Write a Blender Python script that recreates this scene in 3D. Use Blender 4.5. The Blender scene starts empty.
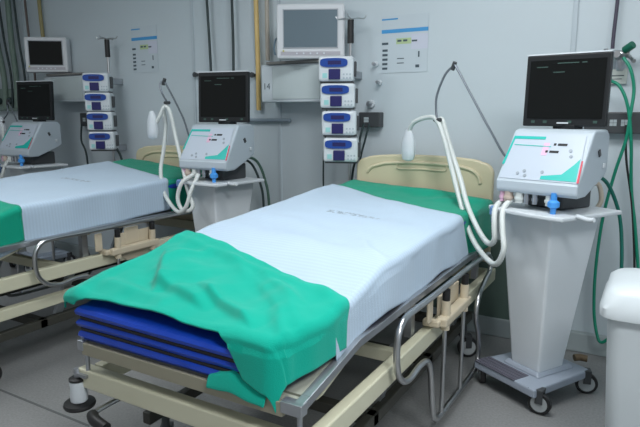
import bpy, bmesh, math, random
from mathutils import Vector, Matrix, noise
R = math.radians
S = bpy.context.scene
col = S.collection
random.seed(4)

# ------------------------------------------------------------------ camera, world, lights, exposure
cam_d = bpy.data.cameras.new('camera'); cam = bpy.data.objects.new('camera', cam_d); col.objects.link(cam)
cam_d.sensor_width = 36; cam_d.lens = 575 * 36 / 640; cam_d.clip_start = .05
cam.location = (0, 0, 1.40)
cam.rotation_euler = (R(90 - 9.914), 0, R(30.22))
S.camera = cam
W = bpy.data.worlds.new('room_world'); S.world = W; W.use_nodes = True
W.node_tree.nodes['Background'].inputs[0].default_value = (.93, .97, 1, 1)
W.node_tree.nodes['Background'].inputs[1].default_value = .36
S.view_settings.view_transform = 'Standard'; S.view_settings.look = 'None'
S.view_settings.gamma = 1; S.view_settings.exposure = 0.0
S.view_settings.use_curve_mapping = False
def area(name, loc, sx, sy, power, colr=(.96, .985, 1)):
    l = bpy.data.lights.new(name, 'AREA'); l.shape = 'RECTANGLE'; l.size = sx; l.size_y = sy
    l.energy = power; l.color = colr
    o = bpy.data.objects.new(name, l); o.location = loc; col.objects.link(o); return o
area('ceiling_lamp_light', (-.7, 1.9, 2.93), 1.2, .6, 32)
area('ceiling_lamp_light', (.9, .4, 2.93), 1.2, .6, 62)
area('ceiling_lamp_light', (-3.3, 1.2, 2.93), 1.2, .6, 22)

# ------------------------------------------------------------------ materials
MC = {}
def mat(name, c, rough=.5, metal=0., var=.06, scale=6., bump=0., bscale=60., coat=0., alpha=1., trans=0., spec=.5):
    if name in MC: return MC[name]
    m = bpy.data.materials.new(name); m.use_nodes = True; MC[name] = m
    nt = m.node_tree; b = nt.nodes['Principled BSDF']
    b.inputs['Roughness'].default_value = rough; b.inputs['Metallic'].default_value = metal
    b.inputs['Coat Weight'].default_value = coat; b.inputs['Alpha'].default_value = alpha
    b.inputs['Transmission Weight'].default_value = trans
    b.inputs['Specular IOR Level'].default_value = spec
    tc = nt.nodes.new('ShaderNodeTexCoord')
    n = nt.nodes.new('ShaderNodeTexNoise'); n.inputs['Scale'].default_value = scale; n.inputs['Detail'].default_value = 4
    nt.links.new(tc.outputs['Object'], n.inputs['Vector'])
    mx = nt.nodes.new('ShaderNodeMix'); mx.data_type = 'RGBA'
    mx.inputs[6].default_value = tuple(x * (1 - var) for x in c) + (1,)
    mx.inputs[7].default_value = tuple(min(1, x * (1 + var)) for x in c) + (1,)
    nt.links.new(n.outputs['Fac'], mx.inputs[0]); nt.links.new(mx.outputs[2], b.inputs['Base Color'])
    if bump:
        n2 = nt.nodes.new('ShaderNodeTexNoise'); n2.inputs['Scale'].default_value = bscale
        nt.links.new(tc.outputs['Object'], n2.inputs['Vector'])
        bp = nt.nodes.new('ShaderNodeBump'); bp.inputs['Strength'].default_value = bump; bp.inputs['Distance'].default_value = .01
        nt.links.new(n2.outputs['Fac'], bp.inputs['Height']); nt.links.new(bp.outputs[0], b.inputs['Normal'])
    return m
def s2l(r, g, b):
    f = lambda v: (v / 255 / 12.92) if v / 255 <= .04045 else ((v / 255 + .055) / 1.055) ** 2.4
    return (f(r), f(g), f(b))
wall_m = mat('wall_paint', s2l(193, 204, 210), .42, var=.03, scale=1.5, bump=.03, bscale=3)
seam_m = mat('wall_seam_paint', s2l(160, 174, 184), .4)
cream = mat('cream_enamel', s2l(206, 204, 180), .38, var=.05, bump=.05, bscale=200)
cream_pl = mat('cream_plastic', s2l(204, 194, 164), .42, var=.05)
peach = mat('peach_plastic', s2l(204, 192, 168), .45)
chrome = mat('brushed_steel', (.52, .53, .54), .28, 1., var=.1, scale=20)
steel = mat('galvanised_steel', (.42, .44, .47), .35, .85, var=.25, scale=14)
black = mat('black_rubber', (.012, .012, .013), .5)
blackpl = mat('black_plastic', (.014, .016, .018), .4, spec=.3)
dgrey = mat('dark_grey_plastic', (.05, .055, .06), .45)
white_pl = mat('white_plastic', s2l(206, 213, 218), .4, var=.03)
vent_m = mat('ventilator_enamel', s2l(182, 194, 203), .38, var=.03)
vent_d = mat('ventilator_base_enamel', s2l(158, 168, 182), .45, var=.05)
teal = mat('teal_print', s2l(20, 180, 170), .4)
redp = mat('red_print', s2l(205, 60, 80), .45)
pinkp = mat('pink_print', s2l(220, 180, 205), .45)
greenled = mat('green_print', s2l(60, 150, 110), .45)
blue_d = mat('pump_blue', s2l(30, 70, 150), .3, var=.2, scale=40)
navy = mat('pump_navy', s2l(30, 28, 90), .4)
lblue = mat('filter_blue', s2l(70, 150, 225), .4)
tube_m = mat('hose_white', s2l(206, 212, 210), .4, var=.05)
tube_gr = mat('hose_green', s2l(12, 132, 104), .4)
tube_dk = mat('hose_dark', s2l(44, 60, 62), .5)
tube_lg = mat('hose_grey_green', s2l(112, 132, 122), .5)
yel = mat('pipe_yellow', s2l(214, 184, 120), .45)
tan = mat('pipe_tan', s2l(180, 172, 160), .5)
paper = mat('paper', s2l(190, 201, 208), .7, var=.02)
paper_b = mat('paper_blue_ink', s2l(70, 150, 205), .7)
ink = mat('paper_ink', s2l(70, 85, 95), .7)
bandy = mat('paper_green_ink', s2l(176, 196, 150), .7)
bin_m = mat('bin_plastic', s2l(206, 214, 218), .38, var=.03)
matt_b = mat('mattress_blue_vinyl', s2l(20, 64, 175), .33, var=.15, scale=9, bump=.25, bscale=25)
screen_k = mat('ventilator_glass', (.006, .007, .007), .2, spec=.22)
screen_g = mat('monitor_glass', s2l(112, 128, 138), .22, .35, var=.02)
brown = mat('brown_rubber', s2l(120, 100, 75), .6)
clearp = mat('clear_bag', s2l(225, 232, 238), .35, alpha=.72)
print_g = mat('screen_text_green', s2l(52, 78, 72), .5)

def floor_mat():
    m = mat('floor_vinyl', s2l(137, 138, 138), .38, var=.08, scale=5, bump=.04, bscale=30)
    nt = m.node_tree; b = nt.nodes['Principled BSDF']
    src = b.inputs['Base Color'].links[0].from_socket
    tc = nt.nodes.new('ShaderNodeTexCoord')
    n = nt.nodes.new('ShaderNodeTexNoise'); n.inputs['Scale'].default_value = 90; n.inputs['Detail'].default_value = 3
    nt.links.new(tc.outputs['Object'], n.inputs['Vector'])
    r = nt.nodes.new('ShaderNodeMapRange'); r.inputs[1].default_value = .3; r.inputs[2].default_value = .7
    r.inputs[3].default_value = .86; r.inputs[4].default_value = 1.1
    nt.links.new(n.outputs['Fac'], r.inputs[0])
    mx = nt.nodes.new('ShaderNodeVectorMath'); mx.operation = 'SCALE'
    nt.links.new(src, mx.inputs[0]); nt.links.new(r.outputs[0], mx.inputs['Scale'])
    nt.links.new(mx.outputs[0], b.inputs['Base Color'])
    return m
floor_m = floor_mat()

def cloth_mat(name, c, stripes=None, mark=None):
    m = mat(name, c, .85, var=.05, scale=3, bump=.2, bscale=260, spec=.2)
    nt = m.node_tree; b = nt.nodes['Principled BSDF']; b.inputs['Sheen Weight'].default_value = .15
    tc = nt.nodes.new('ShaderNodeTexCoord')
    def mult(fac_socket, lo):
        src = b.inputs['Base Color'].links[0].from_socket
        r = nt.nodes.new('ShaderNodeMapRange'); r.inputs[3].default_value = lo; r.inputs[4].default_value = 1
        nt.links.new(fac_socket, r.inputs[0])
        v = nt.nodes.new('ShaderNodeVectorMath'); v.operation = 'SCALE'
        nt.links.new(src, v.inputs[0]); nt.links.new(r.outputs[0], v.inputs['Scale'])
        nt.links.new(v.outputs[0], b.inputs['Base Color'])
    if stripes:
        w = nt.nodes.new('ShaderNodeTexWave'); w.bands_direction = 'Y'; w.inputs['Scale'].default_value = stripes
        nt.links.new(tc.outputs['Object'], w.inputs['Vector']); mult(w.outputs['Fac'], .93)
    if mark:
        def mth(op, *a):
            n = nt.nodes.new('ShaderNodeMath'); n.operation = op
            for i, x in enumerate(a):
                if isinstance(x, (int, float)): n.inputs[i].default_value = x
                else: nt.links.new(x, n.inputs[i])
            return n.outputs[0]
        sp = nt.nodes.new('ShaderNodeSeparateXYZ'); nt.links.new(tc.outputs['Object'], sp.inputs[0])
        mxx, myy, w2, h2 = mark
        ax = mth('LESS_THAN', mth('ABSOLUTE', mth('SUBTRACT', sp.outputs[0], mxx)), w2)
        ay = mth('LESS_THAN', mth('ABSOLUTE', mth('SUBTRACT', sp.outputs[1], myy)), h2)
        nn = nt.nodes.new('ShaderNodeTexNoise'); nn.inputs['Scale'].default_value = 55
        nt.links.new(tc.outputs['Object'], nn.inputs['Vector'])
        k = mth('GREATER_THAN', nn.outputs['Fac'], .5)
        f = mth('SUBTRACT', 1, mth('MULTIPLY', mth('MULTIPLY', ax, ay), k))
        mult(f, .62)
    return m
green_c = cloth_mat('green_surgical_cloth', s2l(0, 168, 146))
green_d = cloth_mat('green_surgical_sheet', s2l(0, 150, 122))
blue_c = cloth_mat('light_blue_striped_sheet', s2l(182, 202, 220), stripes=16, mark=(.02, 1.22, .14, .022))

# ------------------------------------------------------------------ mesh helpers
def finish(name, bm, m, parent=None, smooth=True, bevel=0, sub=0, loc=None, solid=0):
    me = bpy.data.meshes.new(name)
    bmesh.ops.recalc_face_normals(bm, faces=bm.faces[:])
    bm.to_mesh(me); bm.free()
    ms = m if isinstance(m, (list, tuple)) else [m]
    for x in ms: me.materials.append(x)
    if smooth:
        for p in me.polygons: p.use_smooth = True
    o = bpy.data.objects.new(name, me); col.objects.link(o)
    if parent: o.parent = parent
    if loc: o.location = loc
    if solid:
        md = o.modifiers.new('s', 'SOLIDIFY'); md.thickness = solid; md.offset = -1
    if bevel:
        md = o.modifiers.new('b', 'BEVEL'); md.width = bevel; md.segments = 2; md.limit_method = 'ANGLE'; md.angle_limit = R(35)
    if sub:
        md = o.modifiers.new('u', 'SUBSURF'); md.levels = sub; md.render_levels = sub
    if smooth and not sub:
        try: me.set_sharp_from_angle(angle=R(38))
        except Exception: pass
    return o
def BM(): return bmesh.new()
def finish_each(name, bm, m, parent=None, **k):
    """every separate piece of the mesh becomes a part of its own"""
    left = set(bm.verts); last = None
    while left:
        st = [left.pop()]; isl = set(st)
        while st:
            v = st.pop()
            for e in v.link_edges:
                w = e.other_vert(v)
                if w in left: left.discard(w); isl.add(w); st.append(w)
        nb = bmesh.new(); mp = {v: nb.verts.new(v.co) for v in isl}
        for f in bm.faces:
            if f.verts[0] in isl: nb.faces.new([mp[v] for v in f.verts])
        last = finish(name, nb, m, parent, **k)
    bm.free(); return last
def box(bm, c, s, rot=None, mi=0):
    M = Matrix.Translation(c)
    if rot is not None: M = M @ rot
    r = bmesh.ops.create_cube(bm, size=1, matrix=M @ Matrix.Diagonal((s[0], s[1], s[2], 1)))
    for v in r['verts']:
        for f in v.link_faces: f.material_index = mi
    return r['verts']
def box2(bm, a, b, mi=0):
    return box(bm, [(a[i] + b[i]) / 2 for i in range(3)], [abs(b[i] - a[i]) for i in range(3)], mi=mi)
def hexa(bm, p, mi=0):
    """8 points: bottom ring (4) then top ring (4)"""
    v = [bm.verts.new(q) for q in p]
    for f in ((3, 2, 1, 0), (4, 5, 6, 7), (0, 1, 5, 4), (1, 2, 6, 5), (2, 3, 7, 6), (3, 0, 4, 7)):
        g = bm.faces.new([v[i] for i in f]); g.material_index = mi
def cyl(bm, a, b, r, r2=None, n=20, caps=True, mi=0):
    a, b = Vector(a), Vector(b); d = b - a
    M = Matrix.Translation((a + b) / 2) @ d.to_track_quat('Z', 'Y').to_matrix().to_4x4()
    q = bmesh.ops.create_cone(bm, cap_ends=caps, segments=n, radius1=r, radius2=r if r2 is None else r2, depth=d.length, matrix=M)
    for v in q['verts']:
        for f in v.link_faces: f.material_index = mi
def lathe(bm, prof, n=28, c=(0, 0, 0)):
    rings = []
    for r, z in prof:
        rings.append([bm.verts.new((c[0] + r * math.cos(2 * math.pi * i / n), c[1] + r * math.sin(2 * math.pi * i / n), c[2] + z)) for i in range(n)])
    for a, b in zip(rings, rings[1:]):
        for i in range(n): bm.faces.new((a[i], a[(i + 1) % n], b[(i + 1) % n], b[i]))
    bm.faces.new(rings[0][::-1]); bm.faces.new(rings[-1])
def spline(pts, k=8, closed=False):
    P = [Vector(p) for p in pts]; out = []; n = len(P)
    for i in range(n if closed else n - 1):
        if closed: p0, p1, p2, p3 = P[i - 1], P[i], P[(i + 1) % n], P[(i + 2) % n]
        else: p0, p1, p2, p3 = P[max(i - 1, 0)], P[i], P[i + 1], P[min(i + 2, n - 1)]
        for j in range(k):
            t = j / k
            out.append(.5 * ((2 * p1) + (-p0 + p2) * t + (2 * p0 - 5 * p1 + 4 * p2 - p3) * t * t + (-p0 + 3 * p1 - 3 * p2 + p3) * t ** 3))
    if not closed: out.append(P[-1])
    return out
def tube(bm, pts, r, n=10, k=8, ribs=0, smooth=True):
    P = spline(pts, k) if smooth else [Vector(p) for p in pts]
    if ribs:   # resample with fine corrugations
        L = [0]
        for a, b in zip(P, P[1:]): L.append(L[-1] + (b - a).length)
        m = int(L[-1] / ribs); Q = []; j = 0
        for i in range(m + 1):
            s = L[-1] * i / m
            while j < len(L) - 2 and L[j + 1] < s: j += 1
            t = (s - L[j]) / max(1e-9, L[j + 1] - L[j]); Q.append(P[j].lerp(P[j + 1], t))
        P = Q
    rings = []; up = None
    for i, p in enumerate(P):
        t = (P[min(i + 1, len(P) - 1)] - P[max(i - 1, 0)]).normalized()
        if up is None:
            up = Vector((0, 0, 1)) if abs(t.z) < .9 else Vector((1, 0, 0))
        up = (up - t * up.dot(t))
        up = up.normalized() if up.length > 1e-6 else t.orthogonal().normalized()
        s = t.cross(up); rr = r * (.86 if (ribs and i % 2) else 1)
        rings.append([bm.verts.new(p + (up * math.cos(a) + s * math.sin(a)) * rr) for a in [2 * math.pi * q / n for q in range(n)]])
    for a, b in zip(rings, rings[1:]):
        for i in range(n): bm.faces.new((a[i], a[(i + 1) % n], b[(i + 1) % n], b[i]))
    bm.faces.new(rings[0][::-1]); bm.faces.new(rings[-1])
def text_mesh(body, size, name, m, parent, M, ext=.0006):
    cu = bpy.data.curves.new(name, 'FONT'); cu.body = body; cu.size = size; cu.extrude = ext; cu.align_x = 'CENTER'; cu.align_y = 'CENTER'
    t = bpy.data.objects.new(name, cu); col.objects.link(t)
    dg = bpy.context.evaluated_depsgraph_get()
    me = bpy.data.meshes.new_from_object(t.evaluated_get(dg)); bpy.data.objects.remove(t)
    me.transform(M); me.materials.clear(); me.materials.append(m)
    o = bpy.data.objects.new(name, me); col.objects.link(o); o.parent = parent; return o
def thing(name, label, cat, loc=(0, 0, 0), rz=0, group=None):
    o = bpy.data.objects.new(name, None); col.objects.link(o); o.empty_display_size = .1
    o.location = loc; o.rotation_euler = (0, 0, rz); return tag(o, label, cat, group)
def tag(o, label, cat, group=None):
    o['label'] = label; o['category'] = cat
    if group: o['group'] = group
    return o
def struct(name, bm, m, **k):
    o = finish(name, bm, m, **k); o['kind'] = 'structure'; return o
def copy_tree(o, parent=None):
    c = o.copy(); col.objects.link(c); c.parent = parent
    for ch in list(o.children): copy_tree(ch, c)
    return c

# ------------------------------------------------------------------ the room
WY = 3.6
b = BM(); box2(b, (-7.2, -1.5, -.1), (2.6, WY + .15, 0)); struct('floor', b, floor_m, smooth=False)
b = BM(); box2(b, (-7.2, WY, 0), (2.6, WY + .15, 3.0)); struct('wall_back', b, wall_m, smooth=False)
b = BM(); box2(b, (-7.35, -1.5, 0), (-7.2, WY + .15, 3.0)); struct('wall_left', b, wall_m, smooth=False)
b = BM(); box2(b, (2.6, -1.5, 0), (2.75, WY + .15, 3.0)); struct('wall_right', b, wall_m, smooth=False)
b = BM(); box2(b, (-7.35, -1.5, 3.0), (2.75, WY + .15, 3.1)); struct('ceiling', b, mat('ceiling_paint', (.75, .76, .76), .8), smooth=False)
# thin joint in the vinyl floor, running parallel to the wall
b = BM(); box2(b, (-7.2, 1.545, 0), (2.6, 1.557, .0015)); struct('trim_1', b, mat('floor_joint', s2l(96, 99, 100), .6), smooth=False)
# flat dull green slab low against the wall, above a pale kick strip
b = BM(); box2(b, (-3.2, WY - .03, .12), (-.36, WY, .62)); struct('trim_2', b, mat('dull_green', s2l(96, 116, 108), .5), smooth=False)
b = BM(); box2(b, (-7.2, WY - .045, .0), (2.6, WY, .12)); struct('baseboard_back', b, mat('kick_strip', s2l(160, 170, 172), .5), smooth=False, bevel=.008)
# cover strips on the wall panel joints
n = 3
for x in (-5.45, -3.27, -2.44, -.452):
    b = BM(); box2(b, (x - .012, WY - .010, .62), (x + .012, WY, 3.0)); box2(b, (x - .016, WY - .003, .62), (x + .016, WY, 3.0))
    struct('trim_%d' % n, b, mat('panel_strip', s2l(184, 195, 202), .35), smooth=False, bevel=.004); n += 1
# ceiling lamps (out of the frame, they light the room)
for i, (x, y) in enumerate([(-.7, 1.9), (.9, .4), (-3.3, 1.2)]):
    t = thing('ceiling_light', ['white ceiling light panel above the front bed', 'white ceiling light panel near the camera', 'white ceiling light panel above the far bed'][i], 'ceiling light', (x, y, 2.94), 0, 'ceiling light panels')
    b = BM(); box2(b, (-.66, -.36, .0), (.66, -.32, .06)); box2(b, (-.66, .32, .0), (.66, .36, .06)); box2(b, (-.66, -.32, 0), (-.62, .32, .06)); box2(b, (.62, -.32, 0), (.66, .32, .06))
    finish('frame', b, white_pl, t, smooth=False)
    dm = bpy.data.materials.get('lamp_diffuser')
    if not dm:
        dm = mat('lamp_diffuser', (.9, .9, .9), .5); dm.node_tree.nodes['Principled BSDF'].inputs['Emission Color'].default_value = (.95, .98, 1, 1)
        dm.node_tree.nodes['Principled BSDF'].inputs['Emission Strength'].default_value = 5
    b = BM(); box2(b, (-.62, -.32, .035), (.62, .32, .05)); finish('diffuser', b, dm, t, smooth=False)

# ------------------------------------------------------------------ hospital bed
# local frame: origin on the floor under the middle of the foot end, +Y to the head, half width .46
HWD = .455
def bed_profile(pts, y):
    if y <= pts[0][0]: return pts[0][1]
    for (a, za), (c, zc) in zip(pts, pts[1:]):
        if y <= c:
            t = (y - a) / (c - a); t = t * t * (3 - 2 * t) * .35 + t * .65
            return za + (zc - za) * t
    return pts[-1][1]
PLAT = [(0, .600), (.36, .665), (.8, .668), (2.1, .668)]
TOPS = [(0, .742), (.12, .762), (.32, .80), (.58, .862), (1.2, .895), (1.85, .925), (2.1, .935)]
def zmat(x, y, dz=0):
    return bed_profile(TOPS, y) + dz - (.008 + .028 * max(0, min(1, y / 2.1))) * (x / HWD)
def narrow(y): return .075 * max(0, 1 - max(y, 0) / .22) ** 1.6
def plat(y, dz=0): return bed_profile(PLAT, y) + dz

def caster(parent, x, y, r=.06, ang=.5, zt=.2, m_w=black):
    """housing (part) with a wheel (sub-part)"""
    b = BM(); cyl(b, (x, y, 2 * r + .01), (x, y, zt), .016); ca, sa = math.cos(ang), math.sin(ang)
    wx, wy = x + ca * .025, y + sa * .025
    rot = Matrix.Rotation(ang, 4, 'Z')
    box(b, (x + ca * .008, y + sa * .008, 2 * r + .012), (.07, .05, .014), rot)
    for s in (-1, 1):
        box(b, (wx - sa * .021 * s, wy + ca * .021 * s, r + .035), (.035, .006, r + .01), rot)
    h = finish('caster', b, dgrey, parent, bevel=.002)
    b = BM(); d = Vector((-sa, ca, 0)); c = Vector((wx, wy, r))
    cyl(b, c - d * .014, c + d * .014, r, n=28); w = finish('wheel', b, m_w, h, bevel=.005)
    b = BM(); cyl(b, c - d * .0155, c + d * .0155, r * .72, n=20); finish('hub', b, mat('caster_hub_grey', s2l(170, 176, 178), .4), h)

def make_bed(label, loc, dz=0., base_z=.475, under=None, group='hospital beds'):
    t = thing('hospital_bed', label, 'bed', loc, 0, group)
    # base frame: cream box-section side bars and cross bars
    b = BM(); zt = base_z + .012; zb = base_z - .062
    for s in (-1, 1): box2(b, (s * .46 - .022, .06, zb), (s * .46 + .022, 2.16, zt))
    box2(b, (-.50, .0, zb + .004), (.46, .05, zt + .002))
    box2(b, (-.438, .74, zb + .01), (.438, .78, zt - .01)); box2(b, (-.438, 2.1, zb + .002), (.438, 2.14, zt - .002))
    finish('base_frame', b, cream, t, smooth=False, bevel=.006)
    b = BM()
    for y in (.62, 1.25, 1.8):                         # lifting cross members of the undercarriage
        box2(b, (-.40, y, .20), (.40, y + .05, .25))
    for s in (-1, 1): box2(b, (s * .38 - .02, .2, .20), (s * .38 + .02, 2.0, .25))
    finish('undercarriage', b, mat('dark_olive_enamel', s2l(58, 58, 52), .5), t, smooth=False, bevel=.005)
    if under:
        b = BM(); box2(b, (.40, -.1, under - .03), (.45, 2.1, under + .03)); finish('lower_bar', b, cream, t, smooth=False, bevel=.006)
    for y in (.72, 1.7):                               # lifting links
        b = BM()
        for s in (-1, 1): hexa(b, [(s * .36 - .012, y, .22), (s * .36 + .012, y, .22), (s * .36 + .012, y + .05, .22), (s * .36 - .012, y + .05, .22),
                                   (s * .36 - .012, y + .14, zb + .02), (s * .36 + .012, y + .14, zb + .02), (s * .36 + .012, y + .19, zb + .02), (s * .36 - .012, y + .19, zb + .02)])
        finish_each('lifting_link', b, steel, t, smooth=False)
    for sx in (-1, 1):
        for y in (.3, 1.9): caster(t, sx * .38, y, .06, .6 if sx > 0 else 2.2, .2)
    # lying surface
    b = BM()
    ys = [0, .04, .36, .8, 1.3, 2.06]
    for a, c in zip(ys, ys[1:]):
        za, zc = plat(a, dz), plat(c, dz); g = .006
        hexa(b, [(-.44, a + g, za - .012), (.44, a + g, za - .012), (.44, c - g, zc - .012), (-.44, c - g, zc - .012), (-.44, a + g, za), (.44, a + g, za), (.44, c - g, zc), (-.44, c - g, zc)])
    finish('lying_surface', b, mat('painted_panel', s2l(160, 163, 150), .45), t, smooth=False)
    b = BM()                                           # steel edge angle round the lying surface
    for s in (-1, 1):
        for a, c in zip(ys, ys[1:]):
            za, zc = plat(a, dz), plat(c, dz); x0, x1 = sorted((s * .438, s * .468))
            hexa(b, [(x0, a, za - .022), (x1, a, za - .022), (x1, c, zc - .022), (x0, c, zc - .022), (x0, a, za + .006), (x1, a, za + .006), (x1, c, zc + .006), (x0, c, zc + .006)])
    box2(b, (.40, -.014, plat(0, dz) - .03), (.47, .02, plat(0, dz) + .006)); box2(b, (-.47, -.014, plat(0, dz) - .03), (-.44, .02, plat(0, dz) + .006))
    finish_each('surface_edge', b, steel, t, smooth=False, bevel=.002)
    b = BM(); box2(b, (-.45, -.012, plat(0, dz) - .045), (.405, .016, plat(0, dz) + .0)); finish('foot_lip', b, mat('taupe_panel', s2l(150, 146, 128), .5), t, smooth=False, bevel=.003)
    b = BM()                                           # support struts between base frame and surface
    for s in (-1, 1):
        cyl(b, (s * .45, .01, zt - .02), (s * .45, .01, plat(0, dz) - .02), .008)
        for y in (.9, 1.9): box2(b, (s * .42 - .015, y, zt - .01), (s * .42 + .015, y + .04, plat(y, dz) - .012))
    finish_each('support_post', b, steel, t)
    b = BM()                                           # leg-section angle bar
    for s in (-1, 1):
        hexa(b, [(s * .405 - .012, .16, plat(.1, dz) - .085), (s * .405 + .012, .16, plat(.1, dz) - .085), (s * .405 + .012, .20, plat(.1, dz) - .085), (s * .405 - .012, .20, plat(.1, dz) - .085),
                 (s * .405 - .012, .50, plat(.4, dz) - .035), (s * .405 + .012, .50, plat(.4, dz) - .035), (s * .405 + .012, .56, plat(.4, dz) - .035), (s * .405 - .012, .56, plat(.4, dz) - .035)])
    for y in (.3, .95, 1.5): box2(b, (-.41, y, plat(y, dz) - .045), (.41, y + .03, plat(y, dz) - .016))
    finish_each('section_frame', b, cream, t, smooth=False, bevel=.003)
    # corner bumper rollers at the foot
    for s in (-1, 1):
        x = s * .50; y = .0
        b = BM(); lathe(b, [(.026, 0), (.03, .004), (.031, .03), (.028, .055), (.03, .075), (.026, .082)], 24, (x, y, base_z - .115)); bp = finish('corner_bumper', b, white_pl, t)
        b = BM(); lathe(b, [(.03, 0), (.054, .004), (.057, .012), (.054, .02), (.03, .024)], 28, (x, y, base_z - .139))
        finish('bumper_disc', b, black, bp); b = BM(); lathe(b, [(.031, 0), (.031, .008), (.02, .012)], 24, (x, y, base_z - .033)); finish('bumper_cap', b, black, bp)
        b = BM(); box2(b, (min(x, s * .44), .0 - .012, base_z - .012), (max(x, s * .44), .05, base_z + .0)); cyl(b, (x, y, base_z - .02), (x, y, base_z + .012), .012); finish('bumper_bracket', b, steel, bp)
    # foot crank
    for x in (-.36, .05):
        b = BM(); tube(b, [(x, .1, base_z - .10), (x, -.02, base_z - .10), (x, -.05, base_z - .115), (x - .01, -.055, base_z - .20)], .009, 8, 5); cr = finish('crank', b, chrome, t)
        b = BM(); tube(b, [(x - .005, -.05, base_z - .11), (x + .04, -.075, base_z - .105), (x + .10, -.08, base_z - .115)], .02, 12, 5); finish('crank_grip', b, black, cr)
    b = BM(); box2(b, (-.43, .038, base_z - .045), (-.32, .042, base_z - .015)); finish('frame_label', b, mat('green_label', s2l(70, 130, 112), .5), t, smooth=False)
    # headboard: moulded cream panel with arched top and raised rim
    def panel_outline(w, zb_, zt_, rr, arch, n=40):
        pts = [(-w, zb_), (w, zb_)]
        for i in range(9):
            a = i / 8 * math.pi / 2; pts.append((w - rr + rr * math.cos(a), zt_ - arch - rr + rr * math.sin(a)))
        for i in range(1, n): 
            u = 1 - 2 * i / n; x = (w - rr) * u; pts.append((x, zt_ - arch + arch * (1 - u ** 2) ** .5))
        for i in range(9):
            a = math.pi / 2 + i / 8 * math.pi / 2; pts.append((-w + rr + rr * math.cos(a), zt_ - arch - rr + rr * math.sin(a)))
        return pts
    hb_top = 1.145 + dz * .0
    def extr(bm, pts, y0, y1):
        A = [bm.verts.new((x, y0, z)) for x, z in pts]; B = [bm.verts.new((x, y1, z)) for x, z in pts]
        bm.faces.new(A); bm.faces.new(B[::-1])
        for i in range(len(pts)): bm.faces.new((A[i], B[i], B[(i + 1) % len(pts)], A[(i + 1) % len(pts)]))
    b = BM(); extr(b, panel_outline(.445, .52, hb_top, .07, .03), 2.135, 2.17)
    hb = finish('headboard', b, cream_pl, t, bevel=.010)
    b = BM()                                           # moulded rib following the outline
    o = panel_outline(.37, .70, hb_top - .05, .08, .025)[2:]
    tube(b, [(x, 2.135, z) for x, z in o[::3]] , .011, 8, 3); finish('moulded_rim', b, cream_pl, hb)
    b = BM(); tube(b, [(-.16, 2.134, hb_top - .075), (-.14, 2.134, hb_top - .055), (0, 2.134, hb_top - .05), (.14, 2.134, hb_top - .055), (.16, 2.134, hb_top - .075), (.14, 2.134, hb_top - .092), (0, 2.134, hb_top - .088), (-.14, 2.134, hb_top - .092), (-.16, 2.134, hb_top - .075)], .006, 8, 5); finish('grip_rim', b, cream_pl, hb)
    b = BM()
    for s in (-1, 1): cyl(b, (s * .36, 2.15, .43), (s * .36, 2.15, .6), .016)
    finish_each('headboard_post', b, chrome, t)
    # folded-down chrome side rails
    for s in (-1, 1):
        X = s * .52; D = dz
        b = BM()
        tube(b, [(X, 1.80, .655 + D), (X, 1.55, .665 + D), (X, .95, .668 + D), (X, .66, .672 + D), (X, .58, .655 + D), (X, .545, .60 + D), (X, .55, .50 + D), (X, .60, .435 + D), (X, .68, .41 + D), (X, .78, .42 + D), (X, .87, .405 + D), (X, .915, .34 + D),
                 (X, .95, .18 + D), (X, .985, .10 + D), (X, 1.06, .075 + D), (X, 1.25, .07 + D), (X, 1.56, .06 + D), (X, 1.65, .075 + D), (X, 1.69, .14 + D), (X, 1.66, .26 + D), (X, 1.60, .37 + D), (X, 1.64, .46 + D), (X, 1.76, .52 + D), (X, 1.84, .545 + D), (X, 1.87, .60 + D), (X, 1.80, .655 + D)], .0125, 10, 6)
        rail = finish('side_rail', b, chrome, t)
        for y in (1.08, 1.36):
            b = BM(); cyl(b, (X, y, .07 + D), (X, y + .01, .64 + D), .0095); finish('rail_bar', b, chrome, rail)
            b = BM(); cyl(b, (X + s * .0, y + .01, .585 + D), (X, y + .01, .65 + D), .017); finish('rail_cap', b, black, rail)
            b = BM(); cyl(b, (X + s * .0, y + .006, .47 + D), (X, y + .01, .60 + D), .020); finish('rail_sleeve', b, peach, rail)
        b = BM(); box2(b, (X - .024, 1.03, .495 + D), (X + .024, 1.41, .535 + D))
        box2(b, (X - s * .075, 1.0, .50 + D), (X, 1.04, .53 + D)); box2(b, (X - s * .075, 1.36, .50 + D), (X, 1.40, .53 + D)); box2(b, (X - s * .04, 1.17, .53 + D), (X - s * .025, 1.28, .64 + D)); box2(b, (X - s * .04, .95, .53 + D), (X - s * .025, 1.0, .64 + D))
        finish('rail_bracket', b, peach, rail, smooth=False, bevel=.01)
        b = BM(); P = [(1.10, .61), (1.38, .61), (1.38, .50), (1.28, .43), (1.18, .43), (1.10, .50)]
        A = [b.verts.new((X - s * .045, y, z + D)) for y, z in P]; B = [b.verts.new((X - s * .030, y, z + D)) for y, z in P]
        b.faces.new(A); b.faces.new(B[::-1])
        for i in range(6): b.faces.new((A[i], B[i], B[(i + 1) % 6], A[(i + 1) % 6]))
        finish('rail_plate', b, peach, rail, smooth=False, bevel=.004)
    return t

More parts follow.
